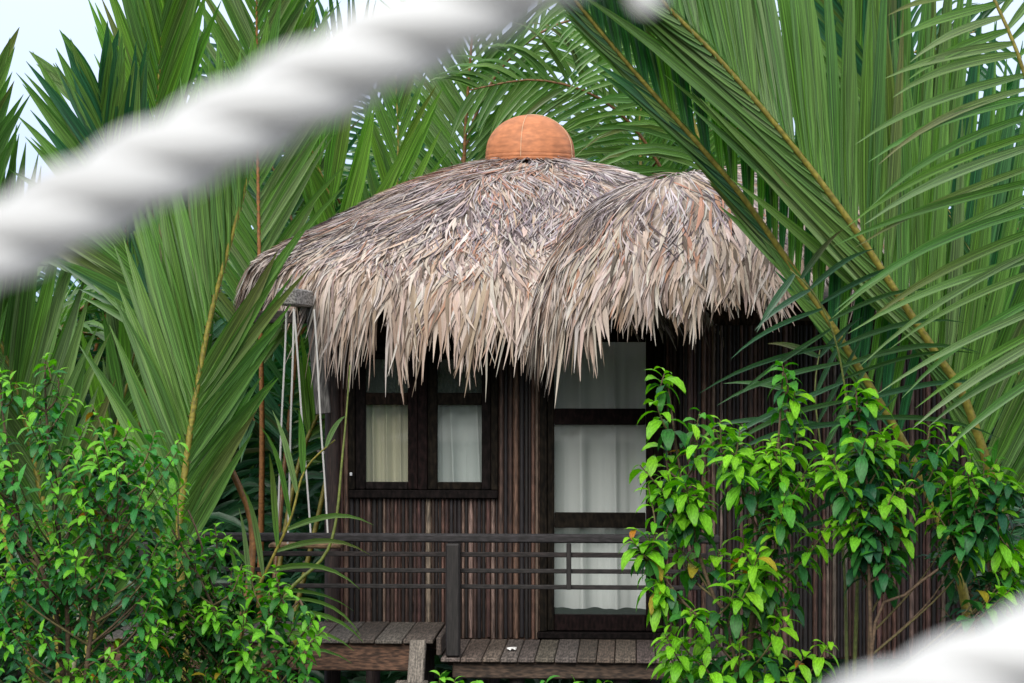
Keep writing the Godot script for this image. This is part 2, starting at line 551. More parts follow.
func build_hut() -> void:
	var hut := hut_thing("thatched_hut", "dark slatted wooden hut with shaggy palm thatch roofs and clay dome cap", "hut", Vector3(0.3, 0, -1.6))
	var roof := {"cx": 0.09, "cz": -1.5, "ax": 2.75, "al": 2.6, "az": 2.2, "ab": 2.0, "n": 2.3, "tilt": 0.0, "side": 0.26, "bed": 0.93, "hide": 0.42, "wide": 1.0, "drop": 0.88, "show": 1.12, "clumps": 30.0, "lean": 1.0,
		"pr": [Vector2(0.0, 4.28), Vector2(0.16, 4.24), Vector2(0.30, 4.14), Vector2(0.43, 4.02), Vector2(0.56, 3.85), Vector2(0.68, 3.66), Vector2(0.79, 3.48), Vector2(0.885, 3.31), Vector2(0.95, 3.15), Vector2(0.985, 2.98)]}
	build_roof(hut, "main_roof", roof, 11000, 3600, 1350, 250, "broad grey and tan thatch dome with a ragged hanging fringe")
	var porch := {"cx": 1.47, "cz": 0.68, "ax": 1.75, "al": 1.20, "az": 1.18, "ab": 1.4, "n": 2.2, "tilt": 0.13, "side": 0.0, "bed": 0.84, "hide": 99.0, "drop": 0.60, "show": 1.1, "clumps": 14.0, "lean": 1.6, "wide": 1.15,
		"pr": [Vector2(0.0, 3.97), Vector2(0.26, 3.96), Vector2(0.46, 3.91), Vector2(0.62, 3.81), Vector2(0.75, 3.68), Vector2(0.85, 3.52), Vector2(0.925, 3.38), Vector2(0.975, 3.25), Vector2(1.0, 3.12)]}
	build_roof(hut, "porch_roof", porch, 2000, 1900, 620, 130, "smaller pale thatch hood over the glazed door")

	# clay cap
	var cap := MB.new()
	var pr := [Vector2(0.40, 0.0), Vector2(0.418, 0.005), Vector2(0.42, 0.028), Vector2(0.413, 0.032), Vector2(0.413, 0.036), Vector2(0.419, 0.042), Vector2(0.419, 0.062), Vector2(0.412, 0.066), Vector2(0.412, 0.07), Vector2(0.416, 0.076), Vector2(0.414, 0.10)]
	for k in 16:
		var a := (k + 1) / 16.0 * PI * 0.5
		pr.append(Vector2(0.412 * cos(a), 0.10 + 0.35 * sin(a)))
	var seg := 48
	for i in pr.size():
		var d: Vector2 = pr[mini(i + 1, pr.size() - 1)] - pr[maxi(i - 1, 0)]
		for k in seg + 1:
			var a := TAU * k / seg
			var nn := Vector3(cos(a) * d.y, -d.x, sin(a) * d.y).normalized()
			cap.put(Vector3(0.09 + cos(a) * pr[i].x, 4.225 + pr[i].y, -1.5 + sin(a) * pr[i].x), nn, Color(0.55, 0.205, 0.09), Vector2(float(k) / seg, float(i) / pr.size()))
	for i in pr.size() - 1:
		for k in seg:
			var a := i * (seg + 1) + k
			cap.tri(a, a + seg + 1, a + 1); cap.tri(a + 1, a + seg + 1, a + seg + 2)
	var cp := part("clay_cap", cap, M.clay, hut)
	cp.set_meta("label", "terracotta dome cap on the roof peak")
	for w in [-0.16, 1.22]:
		var pts := PackedVector3Array()
		var rr := PackedFloat32Array()
		var az: float = PI * 0.5 - w
		for i in range(2, pr.size() - (0 if w > 0.0 else 2)):
			pts.append(Vector3(0.09 + cos(az) * (pr[i].x + 0.004), 4.225 + pr[i].y + 0.002, -1.5 + sin(az) * (pr[i].x + 0.004)))
			rr.append(0.0024)
		var wr := MB.new()
		wr.tube(pts, rr, 5, Color(0.62, 0.45, 0.30))
		part("tie_wire", wr, M.cord, cp)

	# walls
	var back := Color(0.085, 0.052, 0.042)
	var wall := MB.new()
	var WX0 := -1.53
	var WX1 := 1.5
	wall.box(Vector3(WX0, -0.05, -0.10), Vector3(-1.40, 2.9, -0.02), 0.004, back)
	wall.box(Vector3(-1.40, -0.05, -0.10), Vector3(-0.14, 1.22, -0.02), 0.004, back)
	wall.box(Vector3(-1.40, 2.47, -0.10), Vector3(-0.14, 2.9, -0.02), 0.004, back)
	wall.box(Vector3(-0.14, -0.05, -0.10), Vector3(0.26, 2.9, -0.02), 0.004, back)
	wall.box(Vector3(0.26, 2.66, -0.10), Vector3(1.28, 2.9, -0.02), 0.004, back)
	wall.box(Vector3(1.28, -0.05, -0.10), Vector3(WX1, 2.9, -0.02), 0.004, back)
	wall.box(Vector3(WX0, -0.05, -3.1), Vector3(WX0 + 0.08, 2.9, -0.104), 0.004, back)
	wall.box(Vector3(WX0 + 0.084, -0.05, -3.1), Vector3(2.3, 2.9, -3.02), 0.004, back)
	wall.box(Vector3(2.22, -0.05, -3.016), Vector3(2.3, 2.9, 0.38), 0.004, back)
	var wl := part("wall", wall, M.frame, hut)
	battens(wl, WX0, -1.425, 0.0, 2.75, -0.02)
	battens(wl, -1.42, -0.125, 0.0, 1.20, -0.02)
	battens(wl, -0.12, 0.24, 0.0, 2.75, -0.02)
	battens(wl, 1.305, 1.5, 0.0, 2.75, -0.02)
	battens(wl, -1.3, -0.02, 0.0, 2.75, 0.0, Vector3(0, 0, 1), Vector3(-1, 0, 0), Vector3(WX0, 0, 0))
	var floor_mb := MB.new()
	floor_mb.box(Vector3(WX0, -0.16, -3.1), Vector3(2.3, -0.055, -0.0), 0.01, Color(0.06, 0.045, 0.035))
	part("floor", floor_mb, M.wood, hut)
	# the wing that comes forward beside the door
	var wing := MB.new()
	wing.box(Vector3(1.505, -0.10, 0.39), Vector3(3.86, 2.9, 0.47), 0.004, back)
	wing.box(Vector3(1.505, -0.10, -0.10), Vector3(1.58, 2.9, 0.386), 0.004, back)
	wing.box(Vector3(3.78, -0.10, -1.5), Vector3(3.86, 2.9, 0.386), 0.004, back)
	var wg := part("wing_wall", wing, M.frame, hut)
	battens(wg, 1.505, 3.86, -0.08, 2.7, 0.47)
	battens(wg, -0.02, 0.47, -0.02, 2.7, 0.0, Vector3(0, 0, 1), Vector3(-1, 0, 0), Vector3(1.503, 0, 0))
	var wroof := MB.new()
	wroof.cbox(Transform3D(Basis(Vector3(1, 0, 0), 0.18), Vector3(3.2, 2.98, -0.6)), Vector3(1.6, 0.06, 2.4), 0.01, Color(0.10, 0.075, 0.055))
	part("wing_roof", wroof, M.thatch_under, hut)

	# glazed door
	var dr := Node3D.new()
	dr.name = "door"
	hut.add_child(dr)
	dr.set_meta("label", "dark framed glazed door")
	var off := -(hut.get_meta("origin") as Vector3)
	dr.position = off
	var fc := DARKWOOD
	var D := func(called: String, x0: float, x1: float, y0: float, y1: float, z0: float, z1: float) -> void:
		bar(dr, called, Vector3(x0, y0, z0), Vector3(x1, y1, z1), tint(fc, 0.15), M.frame)
	D.call("jamb", 0.243, 0.305, 0.06, 2.66, -0.06, 0.045)
	D.call("jamb", 1.228, 1.30, 0.06, 2.66, -0.06, 0.045)
	D.call("sill", 0.22, 1.32, 0.005, 0.057, -0.06, 0.09)
	D.call("lintel", 0.243, 1.30, 2.663, 2.75, -0.06, 0.05)
	D.call("stile", 0.308, 0.365, 0.065, 2.65, -0.05, 0.025)
	D.call("stile", 1.158, 1.225, 0.065, 2.65, -0.05, 0.025)
	D.call("rail", 0.368, 1.155, 0.065, 0.205, -0.05, 0.02)
	D.call("rail", 0.368, 1.155, 0.955, 1.085, -0.05, 0.022)
	D.call("rail", 0.368, 1.155, 1.845, 1.985, -0.05, 0.022)
	D.call("rail", 0.368, 1.155, 2.56, 2.65, -0.05, 0.02)
	for y in [[0.207, 0.953], [1.087, 1.843], [1.987, 2.558]]:
		pane(dr, 0.366, 1.157, y[0], y[1], -0.015)

	# double window
	var wn := Node3D.new()
	wn.name = "window"
	hut.add_child(wn)
	wn.set_meta("label", "dark framed double window with two upper lights")
	wn.position = off
	var W := func(called: String, x0: float, x1: float, y0: float, y1: float, z0: float, z1: float) -> void:
		bar(wn, called, Vector3(x0, y0, z0), Vector3(x1, y1, z1), tint(fc, 0.15), M.frame)
	W.call("frame", -1.421, -1.362, 1.28, 2.47, -0.06, 0.05)
	W.call("frame", -0.18, -0.121, 1.28, 2.47, -0.06, 0.05)
	W.call("sill", -1.421, -0.121, 1.208, 1.277, -0.06, 0.052)
	W.call("frame", -1.44, -0.10, 2.473, 2.55, -0.06, 0.06)
	W.call("mullion", -0.815, -0.733, 1.28, 2.47, -0.06, 0.045)
	for s in [[-1.359, -1.272, -0.903, -0.818], [-0.730, -0.648, -0.262, -0.183]]:
		W.call("stile", s[0], s[1], 1.283, 2.467, -0.05, 0.03)
		W.call("stile", s[2], s[3], 1.283, 2.467, -0.05, 0.03)
		W.call("rail", s[1] + 0.002, s[2] - 0.002, 1.283, 1.345, -0.05, 0.027)
		W.call("rail", s[1] + 0.002, s[2] - 0.002, 2.015, 2.12, -0.05, 0.032)
		W.call("rail", s[1] + 0.002, s[2] - 0.002, 2.41, 2.467, -0.05, 0.027)
		pane(wn, s[1], s[2], 1.344, 2.016, -0.01)
		pane(wn, s[1], s[2], 2.119, 2.411, -0.01)
	var lt := MB.new()
	lt.cbox(Transform3D(Basis(), Vector3(-1.395, 1.415, 0.056)), Vector3(0.022, 0.03, 0.02), 0.005, Color(0.6, 0.62, 0.66))
	part("latch", lt, M.metal, wn)

	# posts, beams and stilts
	for p in [[-1.56, 0.02], [2.2, -3.1], [-1.56, -3.12]]:
		var mb := MB.new()
		mb.tube(PackedVector3Array([Vector3(p[0], GROUND - 0.1, p[1]), Vector3(p[0], 2.95, p[1])]), PackedFloat32Array([0.075, 0.065]), 10, Color(0.055, 0.035, 0.028))
		part("corner_post", mb, M.bark_wall, hut)
	for x in [-0.2, 1.2, 2.6, 3.75]:
		var mb := MB.new()
		mb.tube(PackedVector3Array([Vector3(x, GROUND - 0.1, -0.2), Vector3(x, -0.16, -0.2)]), PackedFloat32Array([0.09, 0.085]), 10, Color(0.05, 0.036, 0.03))
		part("stilt", mb, M.bark_wall, hut)
	bar(hut, "roof_beam", Vector3(-1.85, 2.86, -2.6), Vector3(-1.69, 3.0, 1.30), Color(0.45, 0.43, 0.41), M.plank, 0.015).set_meta("label", "grey squared beam end under the eave")
	bar(hut, "eave_beam", Vector3(-2.3, 2.72, 0.12), Vector3(2.3, 2.83, 0.24), Color(0.05, 0.04, 0.032), M.wood, 0.01)
	var strut := MB.new()
	strut.cbox(Transform3D(Basis(Vector3(0, 0, 1), 0.10), Vector3(-1.655, 2.4, 0.24)), Vector3(0.13, 0.92, 0.05), 0.008, Color(0.22, 0.21, 0.205))
	part("brace_board", strut, M.bark_wall, hut)

	curtain("window_curtain", "yellowish cream curtain behind the window casement beside the corner post", -1.33, -0.85, 1.30, 2.06, -0.15, [[4.0, 0.6, 0.04, 0.4], [7.0, 2.1, 0.008, 0.3]], [Color(0.47, 0.45, 0.32)], 0.0)
	curtain("window_curtain", "pale grey curtain behind the window casement next to the door", -0.71, -0.20, 1.30, 2.06, -0.15, [[2.2, 1.1, 0.04, 0.8], [5.0, 0.4, 0.006, 0.5]], [Color(0.42, 0.47, 0.46)], 0.0)
	curtain("door_curtain", "full length white curtain hanging behind the glazed door", 0.31, 1.22, 0.235, 2.6, -0.17, [[3.0, 0.2, 0.06, 0.5], [5.0, 1.4, 0.014, 0.6], [11.0, 0.5, 0.004, 0.4]], [Color(0.53, 0.56, 0.55)], 0.012)

# ------------------------------------------------------------------ veranda
func deck_planks(o: Node3D, x0: float, x1: float, z0: float, z1: float, y: float, w: float) -> void:
	var x := x0
	while x < x1 - 0.03:
		var ww := minf(w * R(0.85, 1.15), x1 - x)
		var mb := MB.new()
		var dz := R(-0.012, 0.012)
		mb.box(Vector3(x, y - 0.035, z0), Vector3(x + ww, y + R(-0.003, 0.003), z1 + dz), 0.006, tint(Color(0.155, 0.125, 0.105), 0.3))
		part("plank", mb, M.plank, o)
		x += ww + 0.007

func build_veranda() -> void:
	var up := hut_thing("raised_deck", "higher weathered plank deck below the double window", "deck", Vector3(-1.9, GROUND, 0.7))
	deck_planks(up, -3.3, -0.56, 0.02, 1.22, 0.134, 0.23)
	bar(up, "edge_beam", Vector3(-3.3, -0.13, 1.10), Vector3(-0.66, 0.093, 1.17), Color(0.175, 0.092, 0.055), M.wood, 0.01)
	bar(up, "side_board", Vector3(-0.555, 0.004, 0.05), Vector3(-0.515, 0.15, 1.2), Color(0.13, 0.10, 0.085), M.plank, 0.006)
	for z in [0.15, 0.62]:
		bar(up, "joist", Vector3(-3.3, -0.02, z), Vector3(-0.6, 0.093, z + 0.08), Color(0.06, 0.045, 0.035), M.wood, 0.006)
	for x in [-3.1, -1.9, -0.72]:
		for z in [0.2, 1.04]:
			var mb := MB.new()
			mb.tube(PackedVector3Array([Vector3(x, GROUND - 0.1, z), Vector3(x, -0.02, z)]), PackedFloat32Array([0.07, 0.065]), 8, Color(0.05, 0.036, 0.03))
			part("stilt", mb, M.bark_wall, up)
	var lo := hut_thing("lower_deck", "lower weathered plank deck at the foot of the glazed door", "deck", Vector3(0.6, GROUND, 0.7))
	deck_planks(lo, -0.51, 1.50, 0.10, 1.30, 0.0, 0.155)
	deck_planks(lo, 1.507, 1.95, 0.52, 1.30, 0.0, 0.155)
	bar(lo, "edge_beam", Vector3(-0.42, -0.175, 1.17), Vector3(1.95, -0.04, 1.24), Color(0.10, 0.066, 0.046), M.wood, 0.01)
	for z in [0.18, 0.62]:
		bar(lo, "joist", Vector3(-0.5, -0.15, z), Vector3(1.49, -0.04, z + 0.08), Color(0.06, 0.045, 0.035), M.wood, 0.006)
	for x in [0.1, 0.95, 1.85]:
		var mb := MB.new()
		mb.tube(PackedVector3Array([Vector3(x, GROUND - 0.1, 1.1), Vector3(x, -0.06, 1.1)]), PackedFloat32Array([0.07, 0.065]), 8, Color(0.05, 0.036, 0.03))
		part("stilt", mb, M.bark_wall, lo)

	var ra := hut_thing("veranda_railing", "dark wooden railing with thin slats along the veranda edge", "railing", Vector3(-0.48, 0, 1.15))
	var rc := Color(0.024, 0.020, 0.021)
	bar(ra, "handrail", Vector3(-3.0, 0.925, 1.085), Vector3(1.75, 0.992, 1.205), Color(0.034, 0.029, 0.032), M.wood, 0.012)
	for s in [[0.825, 0.04], [0.692, 0.036], [0.562, 0.036]]:
		bar(ra, "rail", Vector3(-3.0, s[0] - s[1] * 0.5, 1.135), Vector3(1.75, s[0] + s[1] * 0.5, 1.165), tint(rc, 0.15), M.wood, 0.006)
	for p in [[-0.415, 0.115, 0.005, 0.922], [-2.95, 0.09, 0.14, 0.922], [1.68, 0.09, 0.005, 0.922]]:
		bar(ra, "post", Vector3(p[0] - p[1] * 0.5, p[2], 1.17), Vector3(p[0] + p[1] * 0.5, p[3], 1.17 + p[1]), tint(rc, 0.15), M.bark_wall, 0.012)
	bar(ra, "baluster", Vector3(0.505, 0.545, 1.168), Vector3(0.545, 0.922, 1.195), rc, M.bark_wall, 0.006)

	# steps down towards the camera
	var st := hut_thing("deck_steps", "pale grey timber stringer with a step leading down from the deck", "steps", Vector3(-0.7, GROUND, 1.7))
	var sb := MB.new()
	sb.cbox(Transform3D(Basis(Vector3(1, 0, 0), 0.86), Vector3(-0.70, -0.40, 1.66)), Vector3(0.13, 0.10, 1.35), 0.01, Color(0.26, 0.225, 0.19))
	part("stringer", sb, M.plank, st)
	var tb := MB.new()
	tb.box(Vector3(-0.86, -0.215, 1.42), Vector3(-0.60, -0.165, 1.68), 0.008, Color(0.25, 0.215, 0.18))
	part("tread", tb, M.plank, st)
	var sp := MB.new()
	sp.box(Vector3(-0.80, GROUND - 0.1, 1.95), Vector3(-0.62, -0.80, 2.10), 0.01, Color(0.12, 0.10, 0.08))
	part("footing", sp, M.plank, st)

	# swing seat
	var sw := hut_thing("swing_seat", "plank swing seat hung on four white cords from the beam", "swing", Vector3(-1.68, 0.86, 0.75))
	var se := MB.new()
	se.box(Vector3(-1.98, 0.845, 0.62), Vector3(-1.38, 0.885, 0.92), 0.012, Color(0.36, 0.22, 0.12))
	part("seat", se, M.wood, sw)
	for k in [[Vector3(-1.71, 2.83, 1.30), Vector3(-1.62, 0.86, 0.90)], [Vector3(-1.71, 2.83, 1.30), Vector3(-1.82, 0.86, 0.90)], [Vector3(-1.83, 2.83, 0.90), Vector3(-1.96, 0.86, 0.60)], [Vector3(-1.60, 2.83, 0.90), Vector3(-1.52, 0.86, 0.60)]]:
		var pts := PackedVector3Array()
		var rr := PackedFloat32Array()
		for i in 12:
			pts.append((k[0] as Vector3).lerp(k[1], i / 11.0) + Vector3(sin(i * 0.9) * 0.002, 0, 0))
			rr.append(0.008)
		var mb := MB.new()
		mb.tube(pts, rr, 6, Color(0.78, 0.76, 0.73))
		part("cord", mb, M.cord, sw)

	# scrap of paper on the deck
	var ps := hut_thing("paper_scrap", "small crumpled white paper scrap lying on the lower deck", "paper", Vector3(0.045, 0.003, 0.85))
	var pm := MB.new()
	var hs := [[0.004, 0.02, 0.006, 0.022], [0.018, 0.008, 0.026, 0.005], [0.005, 0.028, 0.010, 0.03], [0.02, 0.004, 0.022, 0.008]]
	for j in 4:
		for i in 4:
			pm.put(Vector3(0.0 + i * 0.026 + R(-0.006, 0.006), hs[j][i] + 0.004, 0.80 + j * 0.03 + R(-0.006, 0.006)), Vector3.UP, Color(0.8, 0.8, 0.8), Vector2(i, j))
	for j in 3:
		for i in 3:
			var k := j * 4 + i
			pm.tri(k, k + 1, k + 4); pm.tri(k + 1, k + 5, k + 4)
	var pst := SurfaceTool.new()
	pst.create_from(pm.mesh(), 0)
	pst.deindex()
	pst.generate_normals()
	part_mesh("sheet", pst.commit(), M.paper, ps)

# ------------------------------------------------------------------ palms
func leaflet(mb: MB, p: Vector3, dir: Vector3, face: Vector3, l: float, w: float, droop: float, twist: float, col: Color, tipc: Color, m := 8, fold := 0.5) -> void:
	var pts := PackedVector3Array([p])
	var half := PackedVector3Array()
	var d := dir.normalized()
	var sway := R(-0.12, 0.12)
	var side0 := d.cross(face).normalized()
	for i in m - 1:
		var u := float(i + 1) / (m - 1)
		d = (d + Vector3.DOWN * droop * u * 2.0 / (m - 1) * (1.0 - absf(d.y) * 0.3 if d.y < 0.0 else 1.0) + side0 * sway / (m - 1)).normalized()
		pts.append(pts[i] + d * l / (m - 1))
	for i in m:
		var u := float(i) / (m - 1)
		var tg := (pts[mini(i + 1, m - 1)] - pts[maxi(i - 1, 0)]).normalized()
		var s := tg.cross(face).normalized().rotated(tg, twist + u * 0.25)
		var k := 0.45 + 0.55 * smoothstep(0.0, 0.22, u)
		if u > 0.45:
			k *= 1.0 - pow((u - 0.45) / 0.55, 1.4) * 0.97
		half.append(s * w * 0.5 * k)
	mb.blade(pts, half, fold, col, tipc)

# o: n leaflets a side, len, al / ar angles from the stalk, droop, w, face, cols, t0, rr stalk radius, rcol, sides, joined
func frond(palm: Node3D, pts: PackedVector3Array, o: Dictionary) -> void:
	var m := 40
	var line := smooth(pts, m)
	var mb := MB.new()
	var rad := PackedFloat32Array()
	for i in m:
		rad.append(lerpf(o.rr, o.rr * 0.22, pow(float(i) / (m - 1), 0.9)))
	mb.tube(line, rad, 7, o.rcol, true)
	var fr := part("frond", mb, M.rachis, palm)
	var joined := MB.new()
	var n: int = o.n
	var t0: float = o.get("t0", 0.3)
	var face0: Vector3 = o.get("face", Vector3(0, 0, 1))
	for s in [-1.0, 1.0]:
		if o.get("side", 0.0) * s < 0.0:
			continue
		for k in n:
			var u := (k + R(0.2, 0.8)) / n
			if u > (o.get("t1l", 1.0) if s < 0.0 else o.get("t1r", 1.0)):
				continue
			var t := t0 + (1.0 - t0) * u
			var f := t * (m - 1)
			var i := mini(int(f), m - 2)
			var p := line[i].lerp(line[i + 1], f - i)
			var tg := (line[mini(i + 2, m - 1)] - line[maxi(i - 1, 0)]).normalized()
			var face := (face0 - tg * tg.dot(face0)).normalized()
			var sd := tg.cross(face).normalized()
			var a: float = deg_to_rad(o.al if s < 0.0 else o.ar) * lerpf(1.12, o.get("close", 0.75), u) + R(-1.0, 1.0) * o.get("jit", 0.03)
			var dir: Vector3 = tg * cos(a) + sd * s * sin(a) + face * (o.get("lift", 0.12) + R(-0.05, 0.05))
			var l: float = o.len * (o.get("lenr", 1.0) if s > 0.0 else o.get("lenl", 1.0)) * (0.72 + 0.28 * sin(PI * minf(u * 1.15, 1.0))) * lerpf(1.0, 0.62, smoothstep(0.6, 1.0, u)) * R(0.88, 1.1)
			var cs: Array = o.cols
			var c: Color = tint(cs[rng.randi() % cs.size()], 0.14)
			var ct := c
			if rng.randf() < o.get("dry", 0.07):
				ct = c.lerp(Color(0.30, 0.22, 0.10), 0.7)
			var one := joined if o.get("joined", false) else MB.new()
			leaflet(one, p, dir, face, l, o.w * R(0.85, 1.15), o.droop * R(0.7, 1.3), s * o.get("twist", 0.3) + R(-0.15, 0.15), c, ct, 6 if o.get("joined", false) else 8)
			if not o.get("joined", false):
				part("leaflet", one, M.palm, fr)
	if o.get("joined", false):
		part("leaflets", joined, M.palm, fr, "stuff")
	if o.get("thorns", 0) > 0:
		var th := MB.new()
		for k in int(o.thorns):
			var t := R(0.12, 0.8)
			var f := t * (m - 1)
			var i := mini(int(f), m - 2)
			var p := line[i].lerp(line[i + 1], f - i)
			var tg := (line[i + 1] - line[i]).normalized()
			var dd := tg.cross(face0).normalized() * (1.0 if rng.randf() < 0.5 else -1.0)
			th.tube(PackedVector3Array([p + dd * rad[i] * 0.8, p + dd * (rad[i] + 0.014) + tg * 0.01]), PackedFloat32Array([0.007, 0.002]), 5, Color(0.10, 0.08, 0.03))
		part("stubs", th, M.rachis, fr, "stuff")

func palm_thing(label: String, base: Vector3, group := "nipa palms around the hut") -> Node3D:
	base.y = GROUND
	var o := thing("nipa_palm", label, "palm", base, group)
	var mb := MB.new()
	var pts := PackedVector3Array([base + Vector3(0, -0.1, 0), base + Vector3(0, 0.2, 0), base + Vector3(0.02, 0.5, 0)])
	mb.tube(pts, PackedFloat32Array([0.26, 0.24, 0.12]), 12, Color(0.07, 0.05, 0.03))
	part("stump", mb, M.twig, o)
	return o

func with_base(o: Node3D, list: Array) -> PackedVector3Array:
	var p := PackedVector3Array([(o.get_meta("origin") as Vector3) + Vector3(R(-0.08, 0.08), 0.15, R(-0.08, 0.08))])
	p.append_array(path(list))
	return p

var G_MID := [Color(0.19, 0.41, 0.085), Color(0.155, 0.36, 0.085), Color(0.22, 0.44, 0.10)]
var G_DARK := [Color(0.05, 0.21, 0.10), Color(0.06, 0.23, 0.095), Color(0.08, 0.24, 0.09)]
var G_PALE := [Color(0.32, 0.50, 0.20), Color(0.28, 0.47, 0.17), Color(0.35, 0.53, 0.23)]
var G_BRIGHT := [Color(0.22, 0.50, 0.06), Color(0.26, 0.55, 0.075), Color(0.18, 0.45, 0.06)]
var STALK := Color(0.29, 0.25, 0.04)
var STALK_BROWN := Color(0.22, 0.10, 0.03)

func build_palms() -> void:
	# beside the swing
	var a := palm_thing("nipa palm with upright yellow stalks beside the swing seat", at(205, 600, 17.6))
	frond(a, with_base(a, [[180, 560, 17.5], [183, 490, 17.5], [195, 400, 17.5], [212, 310, 17.5], [238, 215, 17.4], [258, 140, 17.3], [268, 105, 17.2]]),
		{"n": 46, "len": 1.7, "al": 27.0, "ar": 26.0, "close": 0.5, "t1r": 0.40, "lenr": 0.8, "lift": -0.08, "droop": 0.10, "w": 0.115, "cols": G_MID, "t0": 0.36, "rr": 0.048, "rcol": STALK, "thorns": 60, "twist": 0.35})
	frond(a, with_base(a, [[252, 560, 17.9], [228, 460, 17.9], [204, 375, 18.0], [170, 320, 18.1], [140, 280, 18.2], [122, 215, 18.2], [108, 150, 18.2], [100, 90, 18.2]]),
		{"n": 30, "len": 1.35, "al": 22.0, "ar": 22.0, "droop": 0.12, "w": 0.11, "cols": G_MID + G_DARK, "t0": 0.58, "rr": 0.042, "rcol": STALK_BROWN, "twist": 0.35})
	frond(a, with_base(a, [[262, 640, 18.0], [290, 590, 18.0], [330, 545, 18.0], [343, 450, 18.1], [350, 365, 18.2]]),
		{"n": 16, "len": 0.85, "al": 50.0, "ar": 45.0, "droop": 1.1, "w": 0.04, "cols": G_MID, "t0": 0.2, "t1l": 0.3, "t1r": 0.36, "rr": 0.026, "rcol": Color(0.16, 0.20, 0.03)})
	frond(a, with_base(a, [[235, 640, 17.4], [262, 580, 17.3], [290, 520, 17.2], [305, 470, 17.2], [335, 440, 17.1]]),
		{"n": 9, "len": 0.8, "al": 30.0, "ar": 42.0, "droop": 0.8, "w": 0.05, "t1r": 0.6, "cols": G_MID + G_PALE, "t0": 0.4, "rr": 0.026, "rcol": STALK})
	# left edge
	var b := palm_thing("nipa palm with broad pale pleated fronds behind the tall shrub", at(60, 600, 18.6))
	frond(b, with_base(b, [[52, 560, 18.6], [38, 480, 18.6], [20, 400, 18.6], [2, 345, 18.6], [-20, 270, 18.6], [-40, 190, 18.6]]),
		{"n": 28, "len": 1.6, "al": 22.0, "ar": 30.0, "droop": 0.1, "w": 0.12, "cols": G_MID + G_PALE, "t0": 0.40, "rr": 0.045, "rcol": STALK})
	frond(b, with_base(b, [[90, 560, 19.4], [118, 420, 19.5], [128, 280, 19.6], [124, 190, 19.6], [112, 145, 19.6], [92, 112, 19.6], [68, 84, 19.6]]),
		{"n": 34, "len": 0.95, "al": 14.0, "ar": 9.0, "t1r": 0.5, "droop": 0.05, "w": 0.09, "cols": G_PALE, "t0": 0.45, "rr": 0.04, "rcol": Color(0.35, 0.33, 0.2)})
	frond(b, with_base(b, [[110, 560, 19.0], [140, 420, 19.0], [152, 260, 19.0], [156, 130, 19.0], [163, 20, 19.0], [170, -70, 19.0]]),
		{"n": 34, "len": 1.35, "al": 22.0, "ar": 20.0, "droop": 0.03, "w": 0.105, "cols": G_BRIGHT + G_MID, "t0": 0.5, "rr": 0.042, "rcol": STALK})
	frond(b, with_base(b, [[10, 560, 18.0], [-20, 420, 18.0], [-30, 320, 18.0], [-26, 230, 18.0], [-14, 140, 18.0], [-4, 70, 18.0]]),
		{"n": 26, "len": 1.0, "al": 25.0, "ar": 20.0, "droop": 0.08, "w": 0.07, "cols": G_MID, "t0": 0.45, "rr": 0.04, "rcol": STALK})
	frond(b, with_base(b, [[95, 600, 18.9], [100, 520, 18.9], [112, 450, 18.9], [128, 380, 18.9], [140, 330, 18.9]]),
		{"n": 9, "len": 1.1, "al": 25.0, "ar": 30.0, "droop": 0.15, "w": 0.10, "cols": G_BRIGHT + G_MID, "t0": 0.35, "rr": 0.035, "rcol": STALK})
	# behind the eave
	var c := palm_thing("nipa palm with orange brown stalk rising behind the eave corner", at(262, 560, 22.5))
	frond(c, with_base(c, [[262, 460, 22.5], [260, 300, 22.5], [258, 180, 22.5], [257, 60, 22.4], [256, -60, 22.2]]),
		{"n": 46, "len": 1.5, "al": 30.0, "ar": 32.0, "droop": 0.15, "w": 0.065, "cols": G_MID + G_PALE, "t0": 0.45, "rr": 0.04, "rcol": Color(0.36, 0.16, 0.05)})
	frond(c, with_base(c, [[330, 460, 23.0], [345, 300, 23.0], [334, 212, 23.0], [312, 150, 23.0], [296, 90, 23.0], [286, 20, 22.8]]),
		{"n": 20, "len": 1.5, "al": 18.0, "ar": 28.0, "droop": 0.03, "w": 0.13, "cols": G_BRIGHT, "t0": 0.42, "rr": 0.035, "rcol": STALK, "twist": 0.12})
	frond(c, with_base(c, [[285, 460, 23.6], [300, 300, 23.6], [286, 200, 23.8], [240, 110, 24.0], [190, 50, 24.2]]),
		{"n": 34, "len": 1.5, "al": 35.0, "ar": 48.0, "droop": 0.5, "w": 0.07, "cols": G_DARK, "t0": 0.35, "rr": 0.035, "rcol": STALK_BROWN})
	frond(c, with_base(c, [[300, 460, 23.2], [370, 330, 23.2], [392, 240, 23.3], [398, 150, 23.3], [395, 60, 23.3]]),
		{"n": 22, "len": 1.2, "al": 26.0, "ar": 26.0, "droop": 0.1, "w": 0.08, "cols": G_BRIGHT + G_MID, "t0": 0.4, "rr": 0.035, "rcol": STALK})
	# behind the roof peak
	var d := palm_thing("palm with brown stalk standing behind the roof beside the clay cap", at(470, 500, 25.5), "palms behind the roof")
	frond(d, with_base(d, [[464, 420, 25.5], [463, 260, 25.5], [464, 160, 25.5], [471, 50, 25.4], [480, -60, 25.2]]),
		{"n": 52, "len": 1.7, "al": 38.0, "ar": 40.0, "droop": 0.25, "w": 0.062, "cols": G_MID + G_PALE, "t0": 0.4, "rr": 0.05, "rcol": Color(0.26, 0.12, 0.04), "joined": true})
